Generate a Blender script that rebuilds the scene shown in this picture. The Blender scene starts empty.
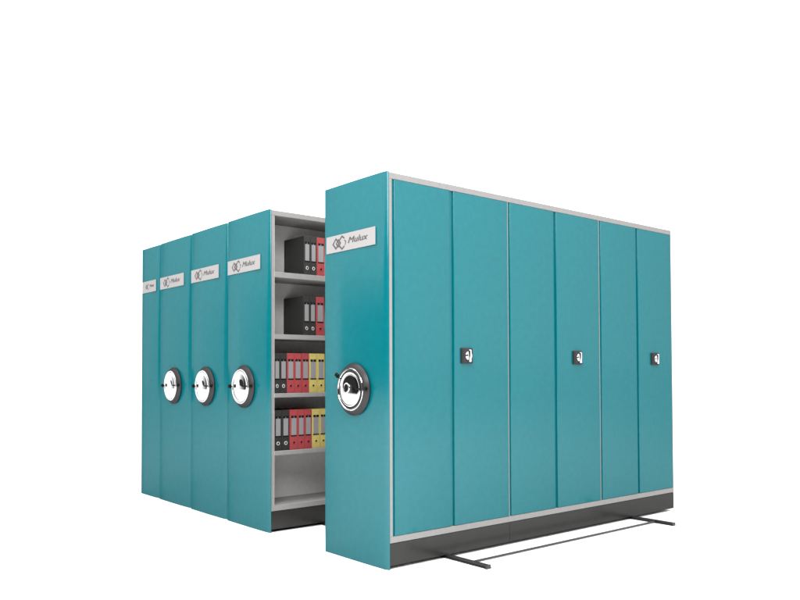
import bpy, bmesh, math, random
from mathutils import Vector, Matrix
random.seed(4)
scene = bpy.context.scene
C = scene.collection
rad = math.radians

# ------------------------------------------------------------------ camera
cam_d = bpy.data.cameras.new('camera')
cam = bpy.data.objects.new('camera', cam_d); C.objects.link(cam)
scene.camera = cam
cam_d.sensor_fit = 'HORIZONTAL'; cam_d.sensor_width = 36.0
cam_d.lens = 765.144 / 800 * 36.0
cam_d.shift_x = (400 - 368.33) / 800
cam_d.shift_y = (353.82 - 300) / 800
cam_d.clip_start = 0.05; cam_d.clip_end = 3000
yaw, pitch, roll = -0.903334, 0.024761, -0.002197
fw = Vector((math.sin(yaw)*math.cos(pitch), math.cos(yaw)*math.cos(pitch), math.sin(pitch)))
rt = fw.cross(Vector((0, 0, 1))).normalized(); up = rt.cross(fw)
r2 = math.cos(roll)*rt + math.sin(roll)*up
u2 = -math.sin(roll)*rt + math.cos(roll)*up
M = Matrix((r2, u2, -fw)).transposed().to_4x4()
M.translation = Vector((3.38801, -2.81330, 1.13021))
cam.matrix_world = M

# ------------------------------------------------------------------ studio environment
world = bpy.data.worlds.new('World'); scene.world = world; world.use_nodes = True
nt = world.node_tree; nt.nodes.clear()
W_BRIGHT, W_DARK = 2.15, 0.02
out = nt.nodes.new('ShaderNodeOutputWorld'); bg = nt.nodes.new('ShaderNodeBackground')
nt.links.new(bg.outputs[0], out.inputs[0])
tc = nt.nodes.new('ShaderNodeTexCoord')
sep = nt.nodes.new('ShaderNodeSeparateXYZ'); nt.links.new(tc.outputs['Generated'], sep.inputs[0])
def wmath(op, a, b=None, c=None, clamp=False):
    n = nt.nodes.new('ShaderNodeMath'); n.operation = op; n.use_clamp = clamp
    for i, v in enumerate((a, b, c)):
        if v is None: continue
        if isinstance(v, (int, float)): n.inputs[i].default_value = v
        else: nt.links.new(v, n.inputs[i])
    return n.outputs[0]
def smooth(v, lo, hi):
    n = nt.nodes.new('ShaderNodeMapRange'); n.interpolation_type = 'SMOOTHSTEP'
    nt.links.new(v, n.inputs[0]); n.inputs[1].default_value = lo; n.inputs[2].default_value = hi
    return n.outputs[0]
# dark zone added behind the camera for the panels to reflect; white above
cx_, cy_ = math.sin(rad(26)), -math.cos(rad(26))
side = wmath('ADD', wmath('MULTIPLY', sep.outputs[0], cx_), wmath('MULTIPLY', sep.outputs[1], cy_))
az = smooth(side, -0.05, 0.27)
rise = wmath('MULTIPLY', smooth(side, 0.30, 0.62), 0.26)      # the added dark zone reaches higher straight behind the camera
el = smooth(wmath('SUBTRACT', sep.outputs[2], rise), 0.36, 0.13)
dark = wmath('MULTIPLY', az, el)
mix = nt.nodes.new('ShaderNodeMix'); mix.data_type = 'RGBA'
nt.links.new(dark, mix.inputs[0])
mix.inputs[6].default_value = (W_BRIGHT, W_BRIGHT*.995, W_BRIGHT*.985, 1)
mix.inputs[7].default_value = (W_DARK, W_DARK*1.1, W_DARK*1.3, 1)
nt.links.new(mix.outputs[2], bg.inputs[0]); bg.inputs[1].default_value = 1.0

def area(name, loc, target, size, sizey, power):
    d = bpy.data.lights.new(name, 'AREA'); d.shape = 'RECTANGLE'; d.size = size; d.size_y = sizey; d.energy = power
    o = bpy.data.objects.new(name, d); C.objects.link(o); o.location = loc
    o.rotation_euler = (Vector(target)-Vector(loc)).to_track_quat('-Z', 'Y').to_euler()
    return o
area('overhead_fill', (-0.9, 0.2, 6.5), (-0.9, 0.2, 0), 6.0, 5.0, 600)  # added lamp, out of view, keeps the floor and aisle white
area('front_fill', (4.6, -4.3, 6.2), (-0.9, 0.3, 1.1), 5.5, 3.2, 860)  # added fill lamp, out of view, brightens the open shelves

scene.view_settings.view_transform = 'Standard'; scene.view_settings.look = 'None'
scene.view_settings.exposure = 0.0; scene.view_settings.gamma = 1.0
scene.render.engine = 'CYCLES'
scene.cycles.max_bounces = 8

# ------------------------------------------------------------------ materials
def mat(name, col, rough=.5, metal=0, spec=.5, gloss=0, noise=0, nscale=40, bump=0, bscale=300, coat=0, coatr=.1):
    m = bpy.data.materials.new(name); m.use_nodes = True
    n = m.node_tree; b = n.nodes['Principled BSDF']
    b.inputs['Base Color'].default_value = (*col, 1); b.inputs['Roughness'].default_value = rough
    b.inputs['Metallic'].default_value = metal; b.inputs['Specular IOR Level'].default_value = spec
    b.inputs['Coat Weight'].default_value = coat; b.inputs['Coat Roughness'].default_value = coatr
    if gloss:      # even satin sheen under the same share at every angle
        b.inputs['Specular IOR Level'].default_value = 0
        g = n.nodes.new('ShaderNodeBsdfGlossy'); g.inputs['Roughness'].default_value = rough
        mx = n.nodes.new('ShaderNodeMixShader'); mx.inputs[0].default_value = gloss
        n.links.new(b.outputs[0], mx.inputs[1]); n.links.new(g.outputs[0], mx.inputs[2])
        n.links.new(mx.outputs[0], n.nodes['Material Output'].inputs['Surface'])
    t = n.nodes.new('ShaderNodeTexCoord')
    if noise:
        x = n.nodes.new('ShaderNodeTexNoise'); x.inputs['Scale'].default_value = nscale; x.inputs['Detail'].default_value = 5
        n.links.new(t.outputs['Object'], x.inputs['Vector'])
        r = n.nodes.new('ShaderNodeMapRange'); n.links.new(x.outputs[0], r.inputs[0])
        r.inputs[1].default_value = .3; r.inputs[2].default_value = .7
        r.inputs[3].default_value = 1-noise; r.inputs[4].default_value = 1+noise
        h = n.nodes.new('ShaderNodeVectorMath'); h.operation = 'SCALE'; h.inputs[0].default_value = col
        n.links.new(r.outputs[0], h.inputs['Scale']); n.links.new(h.outputs[0], b.inputs['Base Color'])
    if bump:
        x = n.nodes.new('ShaderNodeTexNoise'); x.inputs['Scale'].default_value = bscale; x.inputs['Detail'].default_value = 2
        n.links.new(t.outputs['Object'], x.inputs['Vector'])
        bp = n.nodes.new('ShaderNodeBump'); bp.inputs['Strength'].default_value = bump; bp.inputs['Distance'].default_value = .001
        n.links.new(x.outputs[0], bp.inputs['Height']); n.links.new(bp.outputs[0], b.inputs['Normal'])
    return m
TEAL = mat('teal powder coat', (.001, .105, .124), .18, gloss=.042, noise=.06, nscale=26, bump=.10, bscale=420)
GREY = mat('light grey powder coat', (.212, .207, .205), .45, gloss=.015, noise=.04, nscale=30, bump=.08)
INNER = mat('brightened grey inner sheet', (.48, .475, .47), .5, gloss=.015, noise=.05, nscale=30, bump=.08)  # frame grey made lighter: interior brightness is put into the colour
PLINTH = mat('dark grey plinth paint', (.0195, .019, .018), .22, gloss=.030, noise=.06, nscale=14, bump=.05)
RAIL = mat('dark rail steel', (.016, .015, .015), .4, spec=.4, noise=.15, nscale=30)
PLASTIC = mat('dark grey plastic', (.024, .022, .023), .38, gloss=.025, bump=.05)
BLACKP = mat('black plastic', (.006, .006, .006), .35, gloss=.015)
CHROME = mat('bright chrome', (.56, .56, .565), .05, metal=1)
NICKEL = mat('nickel ring', (.62, .61, .60), .35, metal=.4)
PLATE = mat('white plate', (.30, .29, .29), .4, gloss=.02)
INK = mat('grey print', (.075, .065, .065), .5, spec=.2)
BBLACK = mat('black binder board', (.020, .020, .019), .55, spec=.3, noise=.2, nscale=60, bump=.3, bscale=500)
BRED = mat('red binder board', (.26, .042, .046), .5, spec=.2, noise=.08, nscale=60, bump=.2, bscale=500)
BYEL = mat('yellow binder board', (.40, .33, .10), .5, spec=.2, noise=.08, nscale=60, bump=.2, bscale=500)
CARD = mat('grey spine card', (.19, .186, .192), .55, spec=.3)
PAPER = mat('paper block', (.55, .54, .5), .8)
FLOOR = mat('white studio floor', (.90, .90, .90), .6, spec=.15)

# ------------------------------------------------------------------ helpers
def box(bm, x0, x1, y0, y1, z0, z1, bev=0, seg=2):
    g = bmesh.ops.create_cube(bm, size=1)
    vs = g['verts']
    bmesh.ops.scale(bm, vec=(x1-x0, y1-y0, z1-z0), verts=vs)
    bmesh.ops.translate(bm, vec=((x0+x1)/2, (y0+y1)/2, (z0+z1)/2), verts=vs)
    if bev:
        es = list({e for v in vs for e in v.link_edges})
        bmesh.ops.bevel(bm, geom=es, offset=bev, segments=seg, affect='EDGES', profile=.5)
def cyl(bm, c, axis, r1, r2, h, seg=48):
    """tapered cylinder from c along axis for h, radius r1 -> r2"""
    g = bmesh.ops.create_cone(bm, cap_ends=True, segments=seg, radius1=r1, radius2=r2, depth=h)
    a = Vector(axis).normalized(); q = a.to_track_quat('Z', 'Y').to_matrix().to_4x4()
    m = Matrix.Translation(Vector(c) + a*h/2) @ q
    bmesh.ops.transform(bm, matrix=m, verts=g['verts'])
def lathe(bm, c, prof, seg=64):
    """revolve (radius, distance towards -y) round the y axis through c"""
    rings = []
    for r, d in prof:
        if r < 1e-6: rings.append([bm.verts.new((c[0], c[1]-d, c[2]))])
        else: rings.append([bm.verts.new((c[0]+r*math.cos(2*math.pi*k/seg), c[1]-d, c[2]+r*math.sin(2*math.pi*k/seg))) for k in range(seg)])
    for a, b in zip(rings, rings[1:]):
        for k in range(seg):
            l = (k+1) % seg
            if len(a) == 1 and len(b) == 1: continue
            if len(a) == 1: bm.faces.new((a[0], b[l], b[k]))
            elif len(b) == 1: bm.faces.new((a[k], a[l], b[0]))
            else: bm.faces.new((a[k], a[l], b[l], b[k]))
def prism(bm, pts, y, t):
    """polygon in (x, z), front face at y-t, back at y"""
    f = [bm.verts.new((p[0], y-t, p[1])) for p in pts]; b = [bm.verts.new((p[0], y, p[1])) for p in pts]
    bm.faces.new(f); bm.faces.new(list(reversed(b)))
    n = len(pts)
    for i in range(n): bm.faces.new((f[i], b[i], b[(i+1) % n], f[(i+1) % n]))
def obj(name, bm, m, parent=None, loc=(0, 0, 0), smooth=False):
    bmesh.ops.recalc_face_normals(bm, faces=bm.faces)
    me = bpy.data.meshes.new(name); bm.to_mesh(me); bm.free()
    me.materials.append(m)
    if smooth:
        me.polygons.foreach_set('use_smooth', [True]*len(me.polygons))
        try: me.set_sharp_from_angle(angle=rad(35))
        except Exception: pass
    o = bpy.data.objects.new(name, me); C.objects.link(o); o.location = loc
    if parent: o.parent = parent
    return o
def empty(name, loc, label, cat, group=None):
    o = bpy.data.objects.new(name, None); C.objects.link(o); o.location = loc; o.empty_display_size = .1
    o['label'] = label; o['category'] = cat
    if group: o['group'] = group
    return o
def children(o): return [c for c in bpy.data.objects if c.parent == o]
def copy_tree(o, parent=None, skip=()):
    c = o.copy(); C.objects.link(c)
    if parent: c.parent = parent
    for ch in children(o):
        if ch.name.split('.')[0] in skip: continue
        copy_tree(ch, c, skip)
    return c
NB = bmesh.new

# ------------------------------------------------------------------ setting: white floor sweep
bm = NB()
vs = [bm.verts.new(v) for v in ((-500, -12, 0), (500, -12, 0), (500, 900, 0), (-500, 900, 0))]; bm.faces.new(vs)
fl = obj('floor', bm, FLOOR); fl['kind'] = 'structure'

# ------------------------------------------------------------------ shelving units
L = 3.035
HP = 2.30
PF = -0.012          # front plane of an end panel
GROUP = 'mobile shelving units with teal end panels'

def end_panel(parent, w):
    """sheet metal panel, x from -w to 0, gently bowed and rolled round its right edge"""
    BOW = .0062
    prof = [(-w, .0112), (-w, PF+.006), (-w+.002, PF+.002), (-w+.006, PF)]
    n = 16; xa, xb = -w*.66, -.040
    for k in range(n+1):
        t = k/n; x = xa + (xb-xa)*t
        prof.append((x, PF + BOW*t**2))
    ax_ = .044; sl = 2*BOW/(xb-xa); y0 = PF+BOW            # elliptical roll round the edge
    t0 = math.atan(sl*ax_/.0165); kx = (-xb)/(ax_*(1-math.sin(t0))); b_ = (.0108-y0)/math.cos(t0)
    for k in range(1, 17):
        t = t0+(rad(90)-t0)*k/16
        prof.append((xb+ax_*kx*(math.sin(t)-math.sin(t0)), y0+b_*(math.cos(t0)-math.cos(t))))
    prof.append((0, .0112))
    inner = [(p[0]-.0025 if i > 6 else p[0], p[1]) for i, p in enumerate(prof)]
    bm = NB()
    zs = [0.0, .003, HP-.003, HP]
    rings = []
    for z in zs:
        s = .0015 if z in (0.0, HP) else 0
        rings.append([bm.verts.new((p[0], p[1]+s, z)) for p in prof] )
    for a, b in zip(rings, rings[1:]):
        for i in range(len(a)-1): bm.faces.new((a[i], a[i+1], b[i+1], b[i]))
    for r in (rings[0], rings[-1]):
        bm.faces.new(r)
    # back face
    bm.faces.new((rings[0][0], rings[-1][0], rings[-1][-1], rings[0][-1]) if False else
                 [rings[0][0]] + [r[0] for r in rings[1:]] + [r[-1] for r in reversed(rings)])
    return obj('end_panel', bm, TEAL, parent, smooth=True)

def lettering_mesh(text, size, shear=.32):
    cu = bpy.data.curves.new('lettering', 'FONT'); cu.body = text; cu.size = size; cu.shear = shear
    cu.extrude = .0004;  cu.align_x = 'LEFT'; cu.align_y = 'CENTER'; cu.resolution_u = 3
    tmp = bpy.data.objects.new('tmp_text', cu); C.objects.link(tmp)
    dg = bpy.context.evaluated_depsgraph_get(); dg.update()
    me = bpy.data.meshes.new_from_object(tmp.evaluated_get(dg))
    bpy.data.objects.remove(tmp); bpy.data.curves.remove(cu)
    b2 = bmesh.new(); b2.from_mesh(me)
    for k, dx in ((1, size*.036), (2, size*.056)):      # heavier strokes
        d = bmesh.ops.duplicate(b2, geom=b2.verts[:]+b2.edges[:]+b2.faces[:]) if k == 1 else None
        if d:
            vs = [v for v in d['geom'] if isinstance(v, bmesh.types.BMVert)]
            bmesh.ops.translate(b2, vec=(dx, 0, .00015), verts=vs)
    b2.to_mesh(me); b2.free()
    me.name = 'lettering'; me.materials.clear(); me.materials.append(INK)
    return me

def thick_path(bm, pts, wd, y, t):
    for (a, b) in zip(pts, pts[1:]):
        a = Vector(a); b = Vector(b); d = (b-a).normalized(); n = Vector((-d.y, d.x))*wd/2
        a2 = a - d*wd*.35; b2 = b + d*wd*.35
        prism(bm, [tuple(a2+n), tuple(b2+n), tuple(b2-n), tuple(a2-n)], y, t)
        t += .00007

def nameplate(parent, x0, x1, small=False):
    z0, z1 = 1.884, 1.990
    bm = NB(); box(bm, x0, x1, PF-.004, PF+.002, z0, z1, .0008, 1)
    pl = obj('nameplate', bm, PLATE, parent)
    yf = PF-.0042; zc = (z0+z1)/2
    s = .62 if small else 1.0
    w = x1-x0
    ex = x0 + (.105 if not small else .10)
    bm = NB()
    def dia(cx, cz, r): return [(cx-r, cz), (cx, cz+r), (cx+r, cz), (cx, cz-r), (cx-r, cz)]
    r = .031*s
    thick_path(bm, dia(ex, zc, r), .0095*s, yf, .0006)
    thick_path(bm, dia(ex+.026*s, zc, r*.72), .0085*s, yf-.0002, .0006)
    # open chevron shaped like a C to the right of the diamonds
    cxx = ex+.060*s
    thick_path(bm, [(cxx+.026*s, zc+.026*s), (cxx+.004*s, zc+.040*s), (cxx-.020*s, zc+.020*s)], .0088*s, yf-.0004, .0006)
    thick_path(bm, [(cxx-.020*s, zc-.020*s), (cxx+.004*s, zc-.040*s), (cxx+.026*s, zc-.026*s)], .0088*s, yf-.0004, .0006)
    if not small:
        thick_path(bm, [(cxx+.030*s, zc+.012*s), (cxx+.044*s, zc+.002*s), (cxx+.036*s, zc-.016*s)], .006*s, yf-.0002, .0006)
    obj('emblem', bm, INK, pl)
    me = lettering_mesh('Mulux', .053 if not small else .036)
    lo = bpy.data.objects.new('lettering', me); C.objects.link(lo); lo.parent = pl
    lo.rotation_euler = (rad(90), 0, 0)
    lo.location = (cxx+.060*s, yf-.0004, zc+.004)
    wdt = max(v.co.x for v in me.vertices)
    tgt = (x1-.065 if not small else x1-.035) - lo.location.x
    lo.scale = (min(1.7, tgt/wdt), 1.0, 1.0)
    return pl

def disc_pts(cx, cz, r, n=20): return [(cx+r*math.cos(2*math.pi*k/n), cz+r*math.sin(2*math.pi*k/n)) for k in range(n)]

def hand_wheel(parent, xc, zc, kind):
    c = (xc, PF, zc)
    bm = NB()   # dark dished body
    lathe(bm, c, [(0, -.002), (.150, -.002), (.157, .006), (.158, .014), (.150, .028), (.139, .043), (.133, .048), (.127, .050), (.120, .046), (0, .046)])
    w = obj('hand_wheel', bm, PLASTIC, parent, smooth=True)
    bm = NB()   # chrome ring and dish
    lathe(bm, c, [(.1285, .046), (.1290, .052), (.1265, .0555), (.1195, .0555), (.1165, .051), (.1165, .046)])
    obj('chrome_ring', bm, CHROME, w, smooth=True)
    rd = .104 if kind == 'M' else .1150
    DOME, lp = (.0046, .83) if kind == 'M' else (.0068, .76)
    bm = NB()
    lathe(bm, c, [(rd, .040), (rd, .0530), (rd-.003, .0555), (rd*(lp+.12), .0562), (rd*(lp+.08), .0548), (rd*(lp+.04), .0548), (rd*(lp+.02), .0560)] + [(rd*lp*(1-k/12), .0564+DOME*(1-(1-k/12)**2)) for k in range(0, 13)])
    obj('chrome_dish', bm, CHROME, w, smooth=True)
    # dark reflection in the chrome, drawn as a black patch following the dish
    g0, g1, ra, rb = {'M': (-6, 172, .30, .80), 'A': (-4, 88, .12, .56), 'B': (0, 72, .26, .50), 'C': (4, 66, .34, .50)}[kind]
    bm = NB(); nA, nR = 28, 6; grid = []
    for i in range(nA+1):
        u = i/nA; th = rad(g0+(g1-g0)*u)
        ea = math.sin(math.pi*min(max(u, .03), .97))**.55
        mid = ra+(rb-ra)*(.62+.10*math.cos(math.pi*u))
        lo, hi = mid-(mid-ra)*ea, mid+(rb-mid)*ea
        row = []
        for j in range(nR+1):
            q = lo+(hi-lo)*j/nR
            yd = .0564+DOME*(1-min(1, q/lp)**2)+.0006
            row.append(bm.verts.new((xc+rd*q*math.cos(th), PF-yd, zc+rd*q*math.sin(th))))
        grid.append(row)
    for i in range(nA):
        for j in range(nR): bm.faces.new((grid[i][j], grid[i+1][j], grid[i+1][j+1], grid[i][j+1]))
    obj('painted_reflection', bm, BLACKP, w, smooth=True)
    bm = NB()
    x_in, x_out = (.62, 1.0) if kind == 'M' else (.42, .92)
    box(bm, xc+rd*x_in, xc+rd*x_out, PF-.0615, PF-.050, zc-.001, zc+.009, .002, 2)
    obj('dark_bar', bm, BLACKP, w, smooth=True)  # raised black bar running towards the right edge of the dish
    if kind != 'M':
        bm = NB(); prism(bm, disc_pts(xc-.068, zc+.004, .0135), PF-.046, .0175)
        obj('crank_socket', bm, BLACKP, w)
    if kind == 'M':
        bm = NB(); lathe(bm, (xc-.024, PF, zc+.010), [(.030, .055), (.031, .0630), (.028, .0660), (.0225, .0655), (.0215, .062)], 40)
        obj('hub_ring', bm, CHROME, w, smooth=True)
        bm = NB(); cyl(bm, (xc-.024, PF-.056, zc+.010), (0, -1, 0), .0215, .0200, .0085, 28)
        obj('hub_cap', bm, BLACKP, w, smooth=True)
    bm = NB()   # folding crank knob
    ang = rad(180) if kind != 'M' else rad(146)
    dx, dz = math.cos(ang), math.sin(ang)
    st = (xc+dx*.112, PF-.044, zc+dz*.112)
    cyl(bm, st, (dx, -.25, dz), .0090, .0090, .036, 20)
    cyl(bm, (st[0]+dx*.030, st[1]-.010, st[2]+dz*.030), (dx, -.25, dz), .0145, .0130, .024, 20)
    obj('crank_knob', bm, BLACKP, w, smooth=True)
    bm = NB(); cyl(bm, (xc+.139, PF-.030, zc+.006), (.5, -1, 0), .012, .010, .022, 20)
    obj('release_button', bm, BLACKP, w, smooth=True)
    w.scale = (1, .72, 1); w.location = (0, PF*.28, 0)
    return w

SH = [(1.816, 1.856), (1.374, 1.408), (.954, .984), (.542, .572)]
BAYS = [(.031, 1.030), (1.046, 2.036), (2.054, 3.018)]

def carcass(t, w, single=False, doors=False):
    x0, x1 = -w+.002, -.001
    xr = x1
    xm = -w/2 if not single else -w+.006
    # plinth
    for (a, b) in ((.0135, 1.037), (1.039, 2.044), (2.046, L)):
        bm = NB(); box(bm, x0+.004, xr-.002, a, b, .020, .148, .0012, 1)
        obj('plinth', bm, PLINTH, t)
    # top and bottom decks
    bm = NB(); box(bm, x0, xr, .0120, L, 2.259, 2.296, .002, 1); obj('top_deck', bm, GREY, t)
    bm = NB(); box(bm, x0, xr, .0120, L, .150, .187, .002, 1); obj('bottom_deck', bm, GREY, t)
    # side walls and uprights
    ys = [(.0122, .0350), (1.0320, 1.0385), (2.0385, 2.0455), (3.018, L)]
    for (a, b) in ys:
        bm = NB(); box(bm, x0+.001, xr-.0005, a, b, .1872, 2.2588, .0015, 1); obj('upright', bm, GREY, t)
    # rolled front lip of the two end frames
    bm = NB(); box(bm, xm-.004, xm+.004, .0375, 3.0175, .1875, 2.2585); obj('back_panel', bm, INNER, t)
    if not doors:
        bm = NB(); box(bm, xm+.0045, xr-.004, .0372, .0400, .1876, 2.2584); obj('added_bright_side_sheet', bm, INNER, t)  # thin sheet added to make the inner wall look brighter
    for (a, b) in BAYS:
        for (z0, z1) in SH:
            if doors:
                bm = NB(); box(bm, x0+.003, xm-.005, a+.0095, b-.001, z0, z1, .002, 1)
                obj('shelf', bm, GREY, t); continue
            bm = NB(); box(bm, xm+.005, xr-.003, a+.0095, b-.001, z0, z1, .002, 1)
            if not single: box(bm, x0+.003, xm-.005, a+.0095, b-.001, z0, z1, .002, 1)
            obj('shelf', bm, GREY, t)

def make_unit(name, xpos, w, kind, label, single=False, doors=False):
    t = empty(name, (xpos, 0, 0), label, 'shelving unit', GROUP)
    end_panel(t, w)
    carcass(t, w, single, doors)
    if single: nameplate(t, -w+.016, -.075, small=True)
    else: nameplate(t, -w+.006 if not doors else -w+.024, -.118 if not doors else -.097)
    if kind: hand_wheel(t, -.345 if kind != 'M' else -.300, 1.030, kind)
    return t

# the front unit, drawn clear of the others, closed with three pairs of doors
uM = make_unit('mobile_shelving_unit', 0.0, .615, 'M',
   'large teal shelving unit in front, standing apart, with six closed doors on its long side', doors=True)
pairs = [((.0500, .499), (.533, 1.0290), .635), ((1.0530, 1.509), (1.538, 2.0350), 1.760), ((2.0610, 2.521), (2.547, 3.024), 2.763)]
for (da, db, hy) in pairs:
    for k, (a, b) in enumerate((da, db)):
        bm = NB(); box(bm, -.0195, .0005, a, b, .1885, 2.2575, .0035, 3)
        if k == 0:     # the first leaf carries the overlap strip that closes the gap
            box(bm, -.0190, -.0120, b-.0035, db[0]+.002, .1895, 2.2565)
            box(bm, -.0190, -.0090, a-.0110, a+.003, .1895, 2.2565)
        d = obj('door', bm, TEAL, uM, smooth=True)
    z = 1.235
    bm = NB(); box(bm, -.001, .016, hy-.048, hy+.048, z-.048, z+.048, .004, 2)
    box(bm, .012, .020, hy-.040, hy+.040, z-.042, z+.042, .003, 2)
    obj('lock_plate', bm, PLASTIC, d, smooth=True)
    bm = NB()
    g = bmesh.ops.create_uvsphere(bm, u_segments=28, v_segments=14, radius=1)
    bmesh.ops.scale(bm, vec=(.012, .030, .030), verts=g['verts']); bmesh.ops.translate(bm, vec=(.021, hy+.006, z), verts=g['verts'])
    box(bm, .018, .038, hy-.004, hy+.017, z-.040, z+.040, .006, 3)
    obj('turn_handle', bm, CHROME, d, smooth=True)

# the row behind: one open unit facing the aisle, two pushed up to it, a narrow fixed one at the end
uA = make_unit('mobile_shelving_unit', -1.310, .612, 'A',
   'teal shelving unit behind the aisle, its open grey shelves holding the ring binders')
uB = copy_tree(uA, skip=('hand_wheel',)); uB.location = (-1.955, 0, 0)
uB['label'] = 'teal wheel unit in the row behind, pushed up against the unit with open binder shelves'
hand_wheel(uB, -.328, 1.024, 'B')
uC = copy_tree(uA, skip=('hand_wheel',)); uC.location = (-2.598, 0, 0)
uC['label'] = 'teal wheel unit directly beside the narrow wheel-less unit at the far left'
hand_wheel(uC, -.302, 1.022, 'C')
uD = make_unit('fixed_shelving_unit', -3.232, .405, None,
   'narrow teal end unit at the far left with a small nameplate and no hand wheel', single=True)

# ------------------------------------------------------------------ floor track
tr = empty('floor_track', (0, 0, 0), 'two thin dark floor rails joined by a rod, sticking out under the front unit', 'floor track')
for y in (.475, 2.455):
    bm = NB()
    box(bm, -3.60, .335, y-.011, y+.011, .006, .0225, .001, 1)
    box(bm, -3.60, .335, y-.020, y+.020, .0005, .006)
    box(bm, .326, .338, y-.024, y+.013, .0008, .0240, .001, 1)
    obj('rail', bm, RAIL, tr)
bm = NB(); cyl(bm, (.185, .486, .010), (0, 1, 0), .0065, .0065, 2.455-.011-.486, 16)
obj('tie_rod', bm, RAIL, tr, smooth=True)

# ------------------------------------------------------------------ ring binders on the open shelves
def make_binder(mt, wd, name='ring_binder', h=.290):
    """spine faces +x; origin at the foot of the spine's near edge"""
    t = bpy.data.objects.new(name, None); C.objects.link(t); t.empty_display_size = .05
    D = .280
    bm = NB()
    box(bm, -D, 0, .001, .0035, 0, h, .0008, 1)
    box(bm, -D, 0, wd-.0035, wd-.001, 0, h, .0008, 1)
    box(bm, -.0028, .0006, .0012, wd-.0012, 0.0004, h-.0004, .0010, 2)
    obj('cover', bm, mt, t)
    bm = NB(); box(bm, -D+.012, -.030, .006, wd-.006, .006, h-.012); obj('paper_block', bm, PAPER, t)
    m = wd*.20
    bm = NB(); box(bm, 0, .0014, m, wd-m*.85, h-.185, h-.050); obj('spine_label', bm, CARD, t)
    for a, b in ((m-.002, wd*.46), (wd*.54, wd-m*.85+.002)):
        bm = NB(); box(bm, 0, .0022, a, b, h-.060, h-.044); obj('label_clip', bm, BLACKP, t)
    bm = NB(); box(bm, 0, .0020, m-.004, wd-m*.85+.004, h-.193, h-.184); obj('label_bar', bm, BLACKP, t)
    bm = NB()
    g = bmesh.ops.create_circle(bm, segments=24, radius=.0105); inner = g['verts']
    bm.free(); bm = NB()
    n = 24; cy, cz = wd*.52, .052
    ro = [bm.verts.new((.0030, cy+.0125*math.cos(2*math.pi*k/n), cz+.0125*math.sin(2*math.pi*k/n))) for k in range(n)]
    rb = [bm.verts.new((.0000, cy+.0140*math.cos(2*math.pi*k/n), cz+.0140*math.sin(2*math.pi*k/n))) for k in range(n)]
    ri = [bm.verts.new((.0030, cy+.0085*math.cos(2*math.pi*k/n), cz+.0085*math.sin(2*math.pi*k/n))) for k in range(n)]
    rj = [bm.verts.new((.0008, cy+.0080*math.cos(2*math.pi*k/n), cz+.0080*math.sin(2*math.pi*k/n))) for k in range(n)]
    for k in range(n):
        l = (k+1) % n
        bm.faces.new((rb[k], rb[l], ro[l], ro[k])); bm.faces.new((ro[k], ro[l], ri[l], ri[k])); bm.faces.new((ri[k], ri[l], rj[l], rj[k]))
    ring = obj('finger_ring', bm, NICKEL if mt is BBLACK else mt, t, smooth=True)
    bm = NB(); cyl(bm, (.0002, cy, cz), (1, 0, 0), .0082, .0082, .0009, 20)
    obj('finger_hole', bm, BLACKP, t)
    return t
protos = {}
XS = -1.335
rows = [
 (1.8562, [('k',.305,.363),('k',.363,.420),('r',.420,.494)], ['top shelf', None]),
 (1.4082, [('k',.301,.358),('k',.358,.413),('r',.413,.488)], ['second shelf']),
 (.9842, [('k',.048,.098),('k',.098,.156),('r',.156,.221),('r',.221,.286),('r',.286,.351),('y',.351,.424),('y',.424,.494)], ['third shelf']),
 (.5722, [('k',.052,.116),('k',.116,.181),('r',.181,.249),('r',.249,.309),('r',.309,.374),('y',.374,.446),('y',.446,.512)], ['fourth shelf']),
]
shelf_word = ['top shelf', 'second shelf down', 'third shelf down', 'lowest filled shelf']
colw = {'k': 'black', 'r': 'red', 'y': 'yellow'}
mats = {'k': BBLACK, 'r': BRED, 'y': BYEL}
def label_for(ri, i, seq):
    c = seq[i][0]; s = shelf_word[ri]; same = [j for j in range(len(seq)) if seq[j][0] == c]
    n = len(same); p = same.index(i)
    if ri < 2:
        if c == 'r': return 'single red ring binder beside two black ones on the %s' % s
        return ('black ring binder with its side cover showing, on the %s' if p == 0 else 'black ring binder touching the red one on the %s') % s
    if c == 'k': return ('black ring binder at the left end of the row on the %s' if p == 0 else 'black ring binder touching the first red one on the %s') % s
    if c == 'r': return ('red ring binder touching the black ones on the %s', 'middle red ring binder of three on the %s', 'red ring binder touching the first yellow one on the %s')[p] % s
    return ('yellow ring binder touching the last red one on the %s' if p == 0 else 'yellow ring binder at the right end, half hidden, on the %s') % s
for ri, (z, seq, _) in enumerate(rows):
    for i, (c, a, b) in enumerate(seq):
        if c not in protos:
            protos[c] = make_binder(mats[c], .064); t = protos[c]
        else: t = copy_tree(protos[c])
        t.location = (XS + random.uniform(-.003, .003), a, z)
        t.scale = (1, (b-a)/.064*.985, 1)
        t['label'] = label_for(ri, i, seq); t['category'] = 'binder'; t['group'] = 'ring binders on the open shelves'
